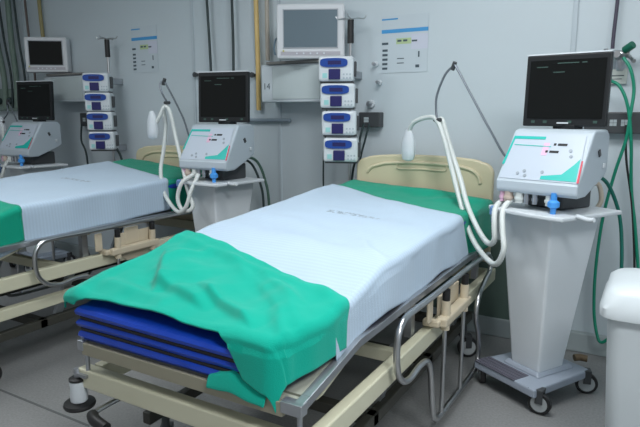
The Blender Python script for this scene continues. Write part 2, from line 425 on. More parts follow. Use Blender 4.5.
def make_mattress(label, loc, dz=0.):
    t = thing('mattress', label, 'mattress', loc, 0, 'blue mattresses')
    b = BM(); nx, ny = 14, 40; L0, L1 = .0, 2.08
    G = {}
    def pt(u, v, w):   # w 0 bottom .. 1 top
        y = L0 + (L1 - L0) * v; x = -HWD + .02 + (2 * HWD - .04 - narrow(y)) * u
        zb_ = plat(y, dz) + .006; zt_ = zmat(x, y, dz) - .02
        return x, y, zb_ + (zt_ - zb_) * w
    NL = 6
    loop = []
    for i in range(nx + 1): loop.append((i / nx, 0))
    for j in range(1, ny + 1): loop.append((1, j / ny))
    for i in range(1, nx + 1): loop.append((1 - i / nx, 1))
    for j in range(1, ny): loop.append((0, 1 - j / ny))
    nl = len(loop)
    W_ = [0, .04, .14, .24, .31, .34, .37, .44, .52, .6, .64, .67, .70, .78, .88, .97, 1.0]
    OFF = [-.012, .0, .009, .007, -.001, -.010, -.001, .008, .012, .007, -.001, -.010, -.001, .012, .015, .008, -.008]
    rings = []
    for w, off in zip(W_, OFF):
        ring = []
        for u, v in loop:
            x, y, z = pt(u, v, w); k = off + .004 * noise.noise(Vector((x * 7, y * 7, z * 20)))
            if u == 0: x -= k
            if u == 1: x += k
            if v == 0: y -= k
            if v == 1: y += k
            ring.append(b.verts.new((x, y, z)))
        rings.append(ring)
    for A, B in zip(rings, rings[1:]):
        for i in range(nl): b.faces.new((A[i], A[(i + 1) % nl], B[(i + 1) % nl], B[i]))
    for ring, w in ((rings[0], 0), (rings[-1], 1)):
        grid = {}
        for q, (u, v) in enumerate(loop): grid[(round(u * nx), round(v * ny))] = ring[q]
        for i in range(nx + 1):
            for j in range(ny + 1):
                if (i, j) not in grid: grid[(i, j)] = b.verts.new(pt(i / nx, j / ny, w))
        for i in range(nx):
            for j in range(ny): b.faces.new((grid[(i, j)], grid[(i + 1, j)], grid[(i + 1, j + 1)], grid[(i, j + 1)]))
    finish('cover', b, matt_b, t)
    for w in (.34, .67):
        b = BM(); P = []
        for (u, v) in loop[:]:
            x, y, z = pt(u, v, w); k = -.002 if w < .9 else -.004
            x += (k if u == 1 else (-k if u == 0 else 0)); y += (k if v == 1 else (-k if v == 0 else 0)); P.append((x, y, z))
        P.append(P[0]); tube(b, P, .0075 if w < .9 else .006, 8, 1, smooth=False)
        finish('piping', b, black, t)
    return t

# cloth laid over a bed: grid in (x, y) that may run past the edges and then hangs down
def cloth(name, xl, xr, y0f, y1f, m, dz, lift, nx=70, ny=50, wr=(), amp=.006, ns=5., hangf=None, edge_r=.03, solid=.004, ywrap=False, seed=0., hw=HWD - .015, st=(), flare=None):
    """y0f(x), y1f(x): near (foot) and far edges at a crosswise coordinate x (arc length from the middle)"""
    b = BM(); V = []
    e = hw + .004 + lift
    for j in range(ny + 1):
        row = []
        for i in range(nx + 1):
            u = i / nx; s = xl + (xr - xl) * u
            a0, a1 = y0f(s), y1f(s); yy = a0 + (a1 - a0) * j / ny
            if callable(hangf):
                lim = hangf(yy, 1 if s > 0 else -1)
                if abs(s) > hw: s = math.copysign(hw + (abs(s) - hw) / ((xr if s > 0 else -xl) - hw) * lim, s)
            sh = narrow(yy) if s > 0 else (-.05 * math.exp(-(yy / .22) ** 2) if ywrap else 0)
            if flare and s > 0: sh -= flare(yy)
            if s > 0: s -= sh * min(1, s / hw)
            ox = max(0, abs(s) - (e - sh - edge_r)); oy = max(0, -(yy) + edge_r - .0) if ywrap else 0
            d = math.hypot(ox, oy)
            sx = 1 if s > 0 else -1
            bx = s if ox == 0 else sx * (e - sh - edge_r); by = yy if oy == 0 else edge_r
            z0 = zmat(max(-hw, min(hw, bx)), max(0, by), dz) + lift
            if d > 0:
                q = edge_r * math.pi / 2
                if d < q: a = d / edge_r; out = edge_r * math.sin(a); dn = edge_r * (1 - math.cos(a))
                else: out = edge_r + .012 * min(1, (d - q) / .25); dn = edge_r + (d - q)
                flut = noise.noise(Vector((bx * 4 + by * 5, sx * 3.1 + seed, 2.2))) * min(.018, d * .12)
                out += flut + (.014 * min(1, oy / .04) if ywrap else 0)
                x = bx + sx * out * ox / d; y = by - out * oy / d; z = z0 - dn
            else: x, y, z = bx, by, z0
            h = amp * noise.noise(Vector((x * ns, y * ns, 1.7 + seed))) + amp * .5 * noise.noise(Vector((x * ns * 2.6, y * ns * 2.6, 4.7 + seed)))
            for (ax, ay, cx, cy, wd, am) in wr:    # ridge along a segment
                dx, dy = cx - ax, cy - ay; L2 = dx * dx + dy * dy
                tt = max(0, min(1, ((x - ax) * dx + (y - ay) * dy) / L2)); px, py = ax + dx * tt, ay + dy * tt
                dd = (x - px) ** 2 + (y - py) ** 2
                h += am * math.exp(-dd / (wd * wd)) * (math.sin(math.pi * (.12 + .76 * tt)))
            for (ax, ay, cx, cy, wd, am, rc) in st:    # folded layer: sharp on the left of the segment, fading on its right
                dx, dy = cx - ax, cy - ay; L = math.hypot(dx, dy); tt = ((x - ax) * dx + (y - ay) * dy) / (L * L); sd = ((x - ax) * dy - (y - ay) * dx) / L
                if -.15 < tt < 1.15:
                    en = max(0, min(1, (tt + .15) / .3)) * max(0, min(1, (1.15 - tt) / .3))
                    h += am * en * (1 / (1 + math.exp(min(50, max(-50, sd / wd))))) * math.exp(-max(0, -sd) / rc)
            if d == 0 or d < .06: z += h
            else: x += sx * h * ox / d; y -= h * oy / d
            row.append(b.verts.new((x, y, z)))
        V.append(row)
    for j in range(ny):
        for i in range(nx): b.faces.new((V[j][i], V[j][i + 1], V[j + 1][i + 1], V[j + 1][i]))
    o = finish(name, b, m, None, solid=solid)
    return o

def lin(pts):
    def f(x):
        if x <= pts[0][0]: return pts[0][1]
        for (a, A), (c, Cc) in zip(pts, pts[1:]):
            if x <= c: return A + (Cc - A) * (x - a) / (c - a)
        return pts[-1][1]
    return f

B1 = (-1.25, 1.25, 0); M1 = (-1.272, 1.25, 0); M2 = (-3.34, 1.25, 0); B2 = (-3.31, 1.25, 0)
make_bed('cream framed hospital bed in front, chrome side rail folded down, beside the large ventilator', B1)
make_mattress('blue mattress with black seams, bare at the foot of the front bed', M1)
make_bed('cream framed hospital bed at far left, with the nearer bed in front of it', B2, dz=.055, base_z=.55, under=.36)
make_mattress('mattress hidden by sheets on the far left hospital bed', M2, dz=.055)

# front bed: green sheet at the head, striped sheet, green blanket at the foot
o = cloth('head_sheet', -.60, .66, lin([(-.5, 1.62), (0, 1.5), (.5, 1.40)]), lambda x: 2.10, green_d, 0, .004, 70, 36, amp=.006, ns=6, seed=3, hw=HWD - .012, flare=lambda y: .035 * max(0, min(1, (y - 1.66) / .12)), hangf=lambda y, s: .09 + .145 * max(0, min(1, (y - 1.60) / .04)),
          wr=[(-.1, 2.0, .4, 2.03, .07, .03), (.2, 1.85, .46, 2.0, .05, .02)])
o.location = M1; tag(o, 'dark green sheet across the head of the front bed, below its headboard', 'sheet', 'green head sheets')
def hang1(y, s): return (lin([(.2, .13), (.5, .165), (.9, .20), (1.6, .225)])(y) + .008 * math.sin(y * 9)) if s > 0 else .10
o = cloth('striped_sheet', -.56, .70, lin([(-.5, .30), (.5, .22), (.7, .22)]), lin([(-.56, 1.88), (-.3, 1.82), (0, 1.66), (.3, 1.58), (.47, 1.56), (.6, 1.62), (.70, 1.66)]), blue_c, 0, .012, 100, 110, amp=.007, ns=4, hangf=hang1, seed=1, hw=HWD - .004,
          wr=[(.26, .86, .33, .74, .018, .012), (.30, .76, .44, .66, .02, .010), (-.45, .75, .45, .62, .10, .018), (-.3, 1.3, .4, 1.12, .08, .006), (.1, 1.6, .45, 1.2, .05, .006), (-.35, 1.0, .1, .9, .05, .006)])
o.location = M1; tag(o, 'light blue finely striped sheet covering the middle of the front bed', 'sheet', 'light blue striped sheets')
def foot_edge(s):
    return lin([(-.62, -.03), (-.46, -.035), (-.40, .0), (-.3, .012), (-.1, .012), (.1, .008), (.24, .0), (.30, -.04), (.36, -.115), (.44, -.14), (.62, -.14)])(s)
def hang2(y, s):
    if s < 0: return lin([(-.1, .13), (.1, .12), (.2, .05), (.3, .10), (.7, .12)])(y)
    return lin([(-.3, .15), (0, .15), (.1, .15), (.25, .16), (.40, .19), (.6, .19)])(y)
o = cloth('green_blanket', -.62, .66, foot_edge, lin([(-.6, .56), (-.44, .56), (-.22, .515), (.01, .452), (.15, .40), (.28, .362), (.40, .335), (.47, .32), (.55, .29), (.66, .28)]), green_c, 0, .030, 170, 120, amp=.012, ns=5, hangf=hang2, ywrap=True, seed=7, solid=.006,
          wr=[(-.38, .40, -.12, .26, .05, .018), (-.05, .42, .25, .16, .07, -.012), (-.43, .10, -.1, .07, .03, .014), (.22, .30, .42, .10, .03, .014), (-.20, .50, .10, .30, .03, .012), (.30, .40, .44, .28, .03, .012), (-.45, .50, .40, .31, .02, .008), (-.46, -.02, -.46, .3, .03, .012), (.10, .36, .34, .22, .02, .010), (.30, .14, .42, .02, .02, .014), (-.30, .24, -.22, .44, .025, .010)],
          st=[(-.36, .34, -.20, .13, .005, .045, .09), (-.22, .15, .04, .09, .005, .034, .07), (-.02, .17, .26, .05, .005, .038, .07), (.12, .30, .36, .10, .007, .018, .07)])
o.location = M1; tag(o, 'bright green crumpled blanket over the foot of the front bed', 'blanket', 'green foot blankets')
# loose end of the blanket tucked over the lying surface at the foot corner
b = BM(); nx, ny = 30, 10; V = []
for j in range(ny + 1):
    row = []
    for i in range(nx + 1):
        u, v = i / nx, j / ny; x = .16 + .215 * u; y = -.03 + .07 * v
        z = plat(0) + .004 + .045 * math.sin(math.pi * (.15 + .8 * u)) * (.35 + .65 * math.sin(math.pi * v)) + .012 * noise.noise(Vector((x * 14, y * 20, 3)))
        if v < .2: z -= .03 * (.2 - v) / .2
        row.append(b.verts.new((x, y, z)))
    V.append(row)
for j in range(ny):
    for i in range(nx): b.faces.new((V[j][i], V[j][i + 1], V[j + 1][i + 1], V[j + 1][i]))
o2 = finish('blanket_tuck', b, green_c, o, solid=.008, sub=1)

# far bed
o = cloth('head_sheet', -.60, .66, lin([(-.5, 1.45), (.5, 1.38)]), lambda x: 2.10, green_d, .055, .004, 50, 30, amp=.006, ns=6, seed=13, hangf=lambda y, s: .08 if y < 1.62 else .23)
o.location = M2; tag(o, 'dark green sheet at the head of the far left bed', 'sheet', 'green head sheets')
o = cloth('striped_sheet', -.56, .72, lambda x: .35, lin([(-.56, 1.9), (.0, 1.75), (.5, 1.62)]), blue_c, .055, .012, 60, 70, amp=.006, ns=4, hangf=lambda y, s: .215 if s > 0 else .1, seed=11)
o.location = M2; tag(o, 'light blue sheet on the far left bed, between two green cloths', 'sheet', 'light blue striped sheets')
o = cloth('green_blanket', -.58, .72, lambda s: .02, lin([(-.5, .60), (.5, .55)]), green_d, .055, .022, 60, 40, amp=.008, ns=5, hangf=lambda y, s: .20 if s > 0 else .1, ywrap=True, seed=17)
o.location = M2; tag(o, 'dark green blanket at the cut-off foot of the far left bed', 'blanket', 'green foot blankets')

# ------------------------------------------------------------------ ventilators on trolleys (face local -Y)
def make_vent(label, loc, rz, hoses, arm, ybag):
    t = thing('ventilator', label, 'ventilator', loc, rz, 'ventilators on trolleys')
    b = BM(); hexa(b, [(-.20, -.22, .085), (.19, -.22, .085), (.17, .21, .085), (-.17, .21, .085), (-.20, -.22, .128), (.19, -.22, .128), (.17, .21, .128), (-.17, .21, .128)])
    hexa(b, [(-.11, -.11, .128), (.12, -.11, .128), (.12, .16, .128), (-.11, .16, .128), (-.10, -.09, .15), (.10, -.09, .15), (.10, .14, .15), (-.10, .14, .15)])
    base = finish('base', b, vent_d, t, smooth=False, bevel=.008)
    b = BM(); hexa(b, [(-.19, -.223, .126), (.07, -.223, .126), (.07, -.12, .126), (-.19, -.12, .126), (-.19, -.223, .131), (.07, -.223, .131), (.07, -.12, .131), (-.19, -.12, .131)])
    for q in range(4): box2(b, (-.18, -.213 + q * .024, .131), (.06, -.203 + q * .024, .134))
    finish('foot_tread', b, mat('tread_grey', s2l(92, 92, 104), .6), base, smooth=False)
    for (x, y, a) in ((-.165, -.185, 2.4), (.165, -.185, .4), (.145, .18, .8), (-.145, .18, 2.)):
        caster(t, x, y, .054, a, .125)
    b = BM(); hexa(b, [(-.075, -.085, .14), (.10, -.085, .14), (.10, .09, .14), (-.075, .09, .14), (-.135, -.15, .93), (.165, -.15, .93), (.165, .20, .93), (-.135, .20, .93)])
    c_ = finish('column', b, mat('column_white', s2l(222, 229, 234), .4, var=.02), t, smooth=False, bevel=.012)
    # tray with curved front lip
    b = BM(); P = []
    for i in range(13):
        u = -1 + i / 6; P.append((.055 + .215 * u, -.215 - .035 * (1 - u * u)))
    P += [(.27, .20), (-.16, .20)]
    A = [b.verts.new((x, y, .935)) for x, y in P]; B = [b.verts.new((x, y, .955)) for x, y in P]
    b.faces.new(A[::-1]); b.faces.new(B)
    for i in range(len(P)): b.faces.new((A[i], A[(i + 1) % len(P)], B[(i + 1) % len(P)], B[i]))
    finish('tray', b, white_pl, t, smooth=False, bevel=.006)
    b = BM(); tube(b, [(.27, -.12, .955), (.33, -.13, .95), (.36, -.13, .955)], .011, 10, 4); finish('side_hook', b, white_pl, t)
    # dark neck between tray and unit
    b = BM(); box2(b, (-.06, -.06, .955), (.14, .15, 1.06)); finish('neck', b, dgrey, t, smooth=False, bevel=.01)
    # main unit: wedge with sloping control panel
    b = BM()
    F0, F1, K = (-.155, -.19), (.285, -.19), .21
    prof = [(-.19, 1.03), (-.205, 1.045), (-.205, 1.085), (-.05, 1.315), (-.02, 1.325), (.12, 1.325), (.155, 1.30), (.155, 1.125), (.12, 1.105), (-.10, 1.03)]
    def xr(y, z): t_ = (y + .2) / .41; return (-.155 - .0 * t_, .232 - .015 * t_)
    A = [b.verts.new((xr(y, z)[0], y, z)) for y, z in prof]; B = [b.verts.new((xr(y, z)[1], y, z)) for y, z in prof]
    b.faces.new(A); b.faces.new(B[::-1])
    for i in range(len(prof)): b.faces.new((A[i], B[i], B[(i + 1) % len(prof)], A[(i + 1) % len(prof)]))
    unit = finish('main_unit', b, vent_m, t, smooth=False, bevel=.012); unit.rotation_euler.z = R(14.5)
    sl = Vector((0, .155, .235)).normalized(); nrm = Vector((0, -sl.z, sl.y))
    o0 = Vector((.038, -.205, 1.085))
    def onp(x, s, lift=.002): return o0 + Vector((x * .95, 0, 0)) + sl * s * .97 + nrm * lift
    def patch(pts, lift=.0015, th=.0015):
        bb = BM(); A = [bb.verts.new(onp(x, s, lift)) for x, s in pts]; B = [bb.verts.new(onp(x, s, lift + th)) for x, s in pts]
        bb.faces.new(A[::-1]); bb.faces.new(B)
        for i in range(len(pts)): bb.faces.new((A[i], A[(i + 1) % len(pts)], B[(i + 1) % len(pts)], B[i]))
        return bb
    cp = finish('control_panel', patch([(-.19, .015), (.195, .015), (.17, .265), (-.18, .265)]), mat('panel_face', s2l(184, 195, 208), .35, var=.02), unit, smooth=False)
    finish('teal_swoosh', patch([(.02, .022), (.19, .022), (.178, .14), (.155, .105), (.115, .055), (.02, .04)], .0032), teal, cp, smooth=False)
    finish('red_swoosh', patch([(.195, .017), (.205, .017), (.192, .13), (.186, .13)], .0034), redp, cp, smooth=False)
    finish('teal_stripe', patch([(-.178, .236), (-.02, .236), (-.02, .252), (-.186, .252), (-.20, .09), (-.188, .09)], .0032), teal, cp, smooth=False)
    finish('teal_line', patch([(-.17, .20), (.02, .196), (.02, .200), (-.17, .204)], .0032), teal, cp, smooth=False)
    for (x, s) in ((.03, .205), (.0, .165)):
        bb = patch([(x, s), (x + .012, s), (x + .012, s + .012), (x, s + .012)], .0034)
        finish('panel_readout', bb, blackpl, cp, smooth=False)
        finish('panel_readout', patch([(x + .02, s), (x + .065, s), (x + .065, s + .012), (x + .02, s + .012)], .0034), blackpl, cp, smooth=False)
    finish('pink_field', patch([(-.02, .218), (-.018, .15), (.01, .15), (.01, .218)], .0028), pinkp, cp, smooth=False)
    for (x, s) in ((-.10, .045), (-.07, .06), (-.06, .035), (.12, .18), (.13, .15), (.02, .06)):
        bb = BM(); cyl(bb, onp(x, s, 0), onp(x, s, .006), .008, n=14); finish('button', bb, mat('button_grey', s2l(150, 160, 170), .4), cp)
    # side handle slot and screws
    b = BM(); box(b, (.228, .02, 1.22), (.006, .018, .03), Matrix.Rotation(.5, 4, 'X')); finish('side_latch', b, dgrey, unit, smooth=False)
    b = BM(); box(b, (.226, .09, 1.16), (.008, .022, .022)); finish('side_port', b, white_pl, unit, smooth=False, bevel=.003)
    # connectors under the unit
    for x, m_, r_ in ((-.10, mat('port_beige', s2l(196, 180, 168), .5), .02), (-.045, tube_m, .019), (.10, tube_m, .018), (-.01, steel, .012), (.03, steel, .012), (-.13, pinkp, .014)):
        b = BM(); cyl(b, (x, -.175, .985), (x, -.175, 1.05), r_, n=18); cyl(b, (x, -.175, 1.0), (x, -.175, 1.012), r_ * 1.25, n=18); finish('outlet_port', b, m_, unit)
    b = BM(); lathe(b, [(.012, -.045), (.013, -.02), (.026, -.012), (.026, .008), (.014, .018), (.013, .05)], 22, (.13, -.2, 1.0)); finish('bacterial_filter', b, lblue, unit)
    b = BM(); lathe(b, [(.011, -.05), (.012, -.02), (.02, -.012), (.02, .02), (.011, .03)], 18, (-.16, -.2, .93)); finish('blue_valve', b, mat('valve_blue', s2l(95, 130, 175), .4), unit)
    # display on a short stalk
    b = BM(); box2(b, (-.03, .05, 1.31), (.09, .12, 1.345)); box2(b, (-.01, .085, 1.32), (.06, .115, 1.5)); st = finish('display_stalk', b, blackpl, t, smooth=False, bevel=.006)
    tilt = Matrix.Rotation(R(22), 4, 'Z') @ Matrix.Translation((.045, .03, 1.338)) @ Matrix.Rotation(R(-3), 4, 'X') @ Matrix.Diagonal((.87, 1, 1.03, 1))
    def boxT(a, c, inset=0.):
        bb = BM(); box2(bb, a, c); bb.transform(tilt); return bb
    d = finish('display', boxT((-.218, 0, 0), (.218, .035, .325)), blackpl, t, smooth=False, bevel=.006)
    bb = BM(); hexa(bb, [(-.19, .034, .03), (.19, .034, .03), (.12, .065, .06), (-.12, .065, .06), (-.19, .034, .30), (.19, .034, .30), (.12, .065, .26), (-.12, .065, .26)]); bb.transform(tilt); finish('display_back', bb, dgrey, d, smooth=False, bevel=.004)
    finish('screen', boxT((-.196, -.003, .035), (.196, .001, .30)), screen_k, d, smooth=False)
    bb = BM(); box2(bb, (-.22, -.002, .325), (.22, .037, .331)); bb.transform(tilt); finish('display_rim', bb, white_pl, d, smooth=False)
    bb = BM(); box2(bb, (-.03, -.002, .012), (.03, 0.0005, .018)); bb.transform(tilt); finish('display_mark', bb, white_pl, d, smooth=False)
    bb = BM()
    for (x0, x1, z) in ((-.05, .06, .285), (.075, .10, .285), (-.16, -.10, .27), (-.07, -.01, .245)): box2(bb, (x0, -.004, z - .002), (x1, -.0028, z + .002))
    bb.transform(tilt); finish_each('screen_text', bb, print_g, d, smooth=False)
    bb = BM()
    for q in range(6):
        if q in (2, 4): continue
        x = -.17 + q * .065; box2(bb, (x, -.0015, .014), (x + .02, .0005, .026))
    bb.transform(tilt); finish_each('display_button', bb, print_g, d, smooth=False)
    # hose arm
    b = BM(); tube(b, arm, .0065, 8, 5); am = finish('hose_arm', b, mat('arm_grey', s2l(118, 126, 134), .4, .5), t)
    b = BM(); a_ = Vector(arm[-3]); cyl(b, Vector(arm[len(arm) // 2]) - Vector((.01, 0, .02)), Vector(arm[len(arm) // 2]) + Vector((.01, 0, .02)), .012); cyl(b, Vector(arm[-1]) + Vector((-.02, 0, -.01)), Vector(arm[-1]) + Vector((.03, 0, -.01)), .011); finish_each('arm_clip', b, dgrey, am)
    for h in hoses:
        b = BM(); tube(b, h, .0145, 10, 10, ribs=.007); finish('breathing_hose', b, tube_m, t)
    # bag / Y piece hanging at the hose end
    b = BM(); p = Vector(ybag); lathe(b, [(.012, .12), (.022, .10), (.036, .05), (.040, -.0), (.040, -.04), (.03, -.065), (.012, -.075)], 16, p)
    for v in b.verts:
        v.co.x = p.x + (v.co.x - p.x) * 1.3 + .006 * noise.noise(v.co * 30); v.co.y = p.y + (v.co.y - p.y) * .8 + .006 * noise.noise(v.co * 40)
    finish('wrapped_mouthpiece', b, clearp, t)
    return t
V1 = (-.445, 2.94, 0); RZ = R(-30.5)
arm1 = [(-.15, .02, 1.15), (-.256, 0.0, 1.17), (-0.335, -0.05, 1.313), (-.45, -.08, 1.49), (-0.555, -0.1, 1.645), (-.575, -.1, 1.652), (-0.62, -0.12, 1.606), (-0.669, -0.13, 1.499), (-.672, -.13, 1.42), (-0.662, -0.13, 1.372)]
h1 = [(-0.889, -0.15, 1.20), (-0.888, -0.15, 1.28), (-0.842, -0.15, 1.345), (-0.749, -0.13, 1.375), (-0.663, -0.13, 1.361), (-0.592, -0.13, 1.253), (-0.534, -0.13, 1.119), (-0.431, -0.15, 0.939), (-0.287, -0.2, 0.779), (-0.137, -0.25, 0.705), (-0.02, -0.29, 0.695), (0.032, -0.30, 0.775), (0.0, -0.28, 0.863), (-0.04, -0.24, 0.95), (-.045, -.175, 1.0)]
h2 = [(-0.69, -0.1, 1.355), (-0.655, -0.1, 1.365), (-0.62, -0.1, 1.30), (-0.56, -0.1, 1.18), (-0.462, -0.12, 1.042), (-0.352, -0.17, 0.924), (-0.232, -0.21, 0.825), (-0.118, -0.25, 0.775), (-0.057, -0.27, 0.80), (-0.062, -0.27, 0.875), (-0.088, -0.24, 0.95), (-.10, -.175, .99)]
make_vent('large white ventilator with black display beside the head of the front bed', V1, RZ, [h1, h2], arm1, (-.889, -.15, 1.19))
V2 = (-2.61, 3.06, 0); RZ2 = R(-11)
def conv(pts, loc, rz, O=(-2.54, 3.06), th=R(3)):
    out = []
    for x, y, z in pts:
        wx = O[0] + x * math.cos(th) - y * math.sin(th) - loc[0]; wy = O[1] + x * math.sin(th) + y * math.cos(th) - loc[1]
        out.append((wx * math.cos(rz) + wy * math.sin(rz), -wx * math.sin(rz) + wy * math.cos(rz), z))
    return out
arm2 = conv([(-.1, .03, 1.14), (-0.25, 0.0, 1.16), (-0.316, -0.03, 1.367), (-0.38, -0.09, 1.56), (-0.41, -0.1, 1.61), (-0.43, -0.12, 1.595), (-0.415, -0.12, 1.536), (-0.368, -0.13, 1.478)], V2, RZ2)
h1b = conv([(-0.47, -0.15, 1.31), (-0.425, -0.15, 1.367), (-0.385, -0.13, 1.445), (-0.34, -0.13, 1.40), (-0.298, -0.13, 1.225), (-0.215, -0.17, 1.034), (-0.135, -0.22, 0.882), (-0.085, -0.24, 0.80), (-0.10, -0.27, 0.765), (-0.15, -0.28, 0.78), (-0.175, -0.28, 0.853), (-0.15, -0.26, 0.949), (-.10, -.20, 1.0)], V2, RZ2)
h2b = conv([(-0.43, -0.1, 1.433), (-0.413, -0.1, 1.321), (-0.422, -0.12, 1.155), (-0.421, -0.16, 1.011), (-0.37, -0.2, 0.878), (-0.28, -0.24, 0.80), (-0.16, -0.29, 0.755), (-0.09, -0.30, 0.80), (-0.07, -0.27, 0.90), (-0.06, -0.2, 1.003)], V2, RZ2)
make_vent('white ventilator with black display between the two beds', V2, RZ2, [h1b, h2b], arm2, conv([(-.485, -.15, 1.295)], V2, RZ2)[0])
V3 = (-4.82, 3.15, 0)
make_vent('white ventilator cut off by the left edge, behind the far bed', V3, R(-10), [[(-.3, -.1, 1.3), (-.2, -.15, 1.1), (-.1, -.25, .95), (0, -.27, .85), (.03, -.24, .95), (-.045, -.175, 1.0)]], [(-.15, .02, 1.15), (-.30, .02, 1.35), (-.4, 0, 1.5), (-.42, 0, 1.4), (-.3, -.1, 1.33)], (-.32, -.1, 1.25))

# ------------------------------------------------------------------ infusion pumps on their poles
def make_pole(label, loc, top=2.02, bot=.95):
    t = thing('iv_pole', label, 'pole', loc, 0, 'infusion poles')
    b = BM(); cyl(b, (0, 0, bot), (0, 0, top), .011, n=14); pl = finish('pole', b, chrome, t)
    b = BM(); cyl(b, (0, 0, top - .15), (0, 0, top - .005), .021, n=18); finish('grip', b, black, pl)
    for s in (0, 1, 2, 3):
        a = s * math.pi / 2 + .3; c, q = math.cos(a), math.sin(a)
        b = BM(); tube(b, [(0, 0, top), (.05 * c, .05 * q, top + .006), (.085 * c, .085 * q, top + .002), (.10 * c, .10 * q, top + .02)], .004, 8, 5); finish('hook', b, chrome, pl)
    for z in (bot + .15, top - .35):
        b = BM(); box2(b, (-.025, .0, z - .025), (.025, WY - loc[1] - .002, z + .025)); finish('wall_bracket', b, steel, t, smooth=False, bevel=.004)
    return t
def make_pump(label, loc, rz, group, w=.225, h=.155):
    t = thing('infusion_pump', label, 'infusion pump', loc, rz, group)
    b = BM(); box2(b, (-w / 2, -.07, 0), (w / 2, .05, h)); c = finish('casing', b, white_pl, t, smooth=False, bevel=.016)
    b = BM(); P = []
    for i in range(24):
        a = 2 * math.pi * i / 24; P.append((-.012 + .088 * math.copysign(abs(math.cos(a)) ** .55, math.cos(a)), h * .74 + .028 * math.copysign(abs(math.sin(a)) ** .6, math.sin(a))))
    A = [b.verts.new((x, -.070, z)) for x, z in P]; B = [b.verts.new((x, -.078, z)) for x, z in P]
    b.faces.new(A); b.faces.new(B[::-1])
    for i in range(24): b.faces.new((A[i], B[i], B[(i + 1) % 24], A[(i + 1) % 24]))
    s_ = finish('display', b, blue_d, t, smooth=False)
    b = BM(); box2(b, (-.05, -.080, h * .74 - .012), (.035, -.0775, h * .74 + .012)); finish('readout', b, navy, s_, smooth=False)
    b = BM(); box2(b, (-.045, -.083, .010), (.030, -.069, .076)); finish('dial_block', b, navy, t, smooth=False, bevel=.004)
    for i in range(3):
        for j in range(2):
            b = BM(); cyl(b, (.052 + i * .02, -.069, .02 + j * .022), (.052 + i * .02, -.073, .02 + j * .022), .006, n=10); finish('key', b, mat('key_grey', s2l(170, 182, 190), .4), t)
    b = BM(); box2(b, (-.085, -.072, .02), (-.055, -.0695, .05)); finish('teal_mark', b, mat('pale_teal', s2l(150, 205, 205), .5), t, smooth=False)
    b = BM(); box2(b, (w / 2 - .002, -.03, .03), (w / 2 + .014, .02, h - .03)); finish('drop_clip', b, dgrey, t, smooth=False, bevel=.004)
    b = BM(); box2(b, (w / 2 - .06, .05, .05), (w / 2 - .03, .075, .1)); finish('clamp', b, black, t, smooth=False)
    b = BM(); box2(b, (-w / 2 + .01, -.05, -.010), (w / 2 - .005, .045, .001)); finish('stack_foot', b, dgrey, t, smooth=False)
    return t
make_pole('chrome infusion pole with black grip left of the wall notice, holding four pumps', (-1.79, 3.47, 0), 2.00)
zs = [1.60, 1.432, 1.258, 1.086]
names = ['topmost', 'second from the top', 'third from the top', 'lowest']
for i, z in enumerate(zs):
    make_pump('white and blue infusion pump, %s of the stack above the front bed' % names[i], (-1.83 + .012 * i, 3.36, z), R(22), 'infusion pumps')
make_pole('chrome infusion pole with black grip left of the far wall notice, holding pumps', (-4.12, 3.47, 0), 2.02)
for i, z in enumerate([1.585, 1.425, 1.265, 1.10]):
    make_pump('white and blue infusion pump, %s of the stack above the far bed' % names[i], (-4.13 + .01 * i, 3.36, z - .01), R(32), 'infusion pumps', w=.215)

# ------------------------------------------------------------------ patient monitors and their wall cabinets
def make_monitor(label, loc, rz, w, h):
    t = thing('patient_monitor', label, 'monitor', loc, rz, 'patient monitors')
    b = BM(); box2(b, (-w / 2, -.06, 0), (w / 2, .06, h)); c = finish('casing', b, mat('monitor_casing', s2l(205, 208, 212), .4), t, smooth=False, bevel=.014)
    b = BM(); hexa(b, [(-w * .42, .06, .03), (w * .42, .06, .03), (w * .3, .11, .06), (-w * .3, .11, .06), (-w * .42, .06, h - .03), (w * .42, .06, h - .03), (w * .3, .11, h - .08), (-w * .3, .11, h - .08)]); finish('casing_back', b, white_pl, c, smooth=False, bevel=.008)
    b = BM(); x0, x1, z0, z1 = -w * .405, w * .405, h * .19, h * .90
    for (a, q) in (((x0, z0), (x1, z0 + .006)), ((x0, z1 - .006), (x1, z1)), ((x0, z0), (x0 + .006, z1)), ((x1 - .006, z0), (x1, z1))): box2(b, (a[0], -.064, a[1]), (q[0], -.059, q[1]))
    finish('bezel', b, mat('bezel_grey', s2l(160, 165, 172), .4), c, smooth=False)
    b = BM(); box2(b, (x0 + .006, -.0615, z0 + .006), (x1 - .006, -.0595, z1 - .006)); finish('screen', b, screen_g if h > .34 else screen_k, t, smooth=False)
    b = BM(); box2(b, (-w * .44, -.0625, .022), (w * .44, -.0595, .046)); finish('button_strip', b, mat('strip_grey', s2l(172, 170, 178), .4), t, smooth=False)
    for i in range(5):
        b = BM(); cyl(b, (-w * .2 + i * w * .1, -.062, .034), (-w * .2 + i * w * .1, -.066, .034), .006, n=12); finish('button', b, white_pl, t)
    b = BM(); cyl(b, (-w * .4, -.062, .05), (-w * .4, -.067, .05), .006, n=10); finish('status_light', b, mat('yellow_green', s2l(190, 190, 90), .4), t)
    b = BM(); tube(b, [(-w * .47, 0, h * .4), (-w * .53, -.0, h * .38), (-w * .56, 0, h * .2), (-w * .54, 0, .03)], .006, 8, 5); finish('side_cable', b, mat('blue_grey_cable', s2l(90, 115, 130), .5), t)
    return t
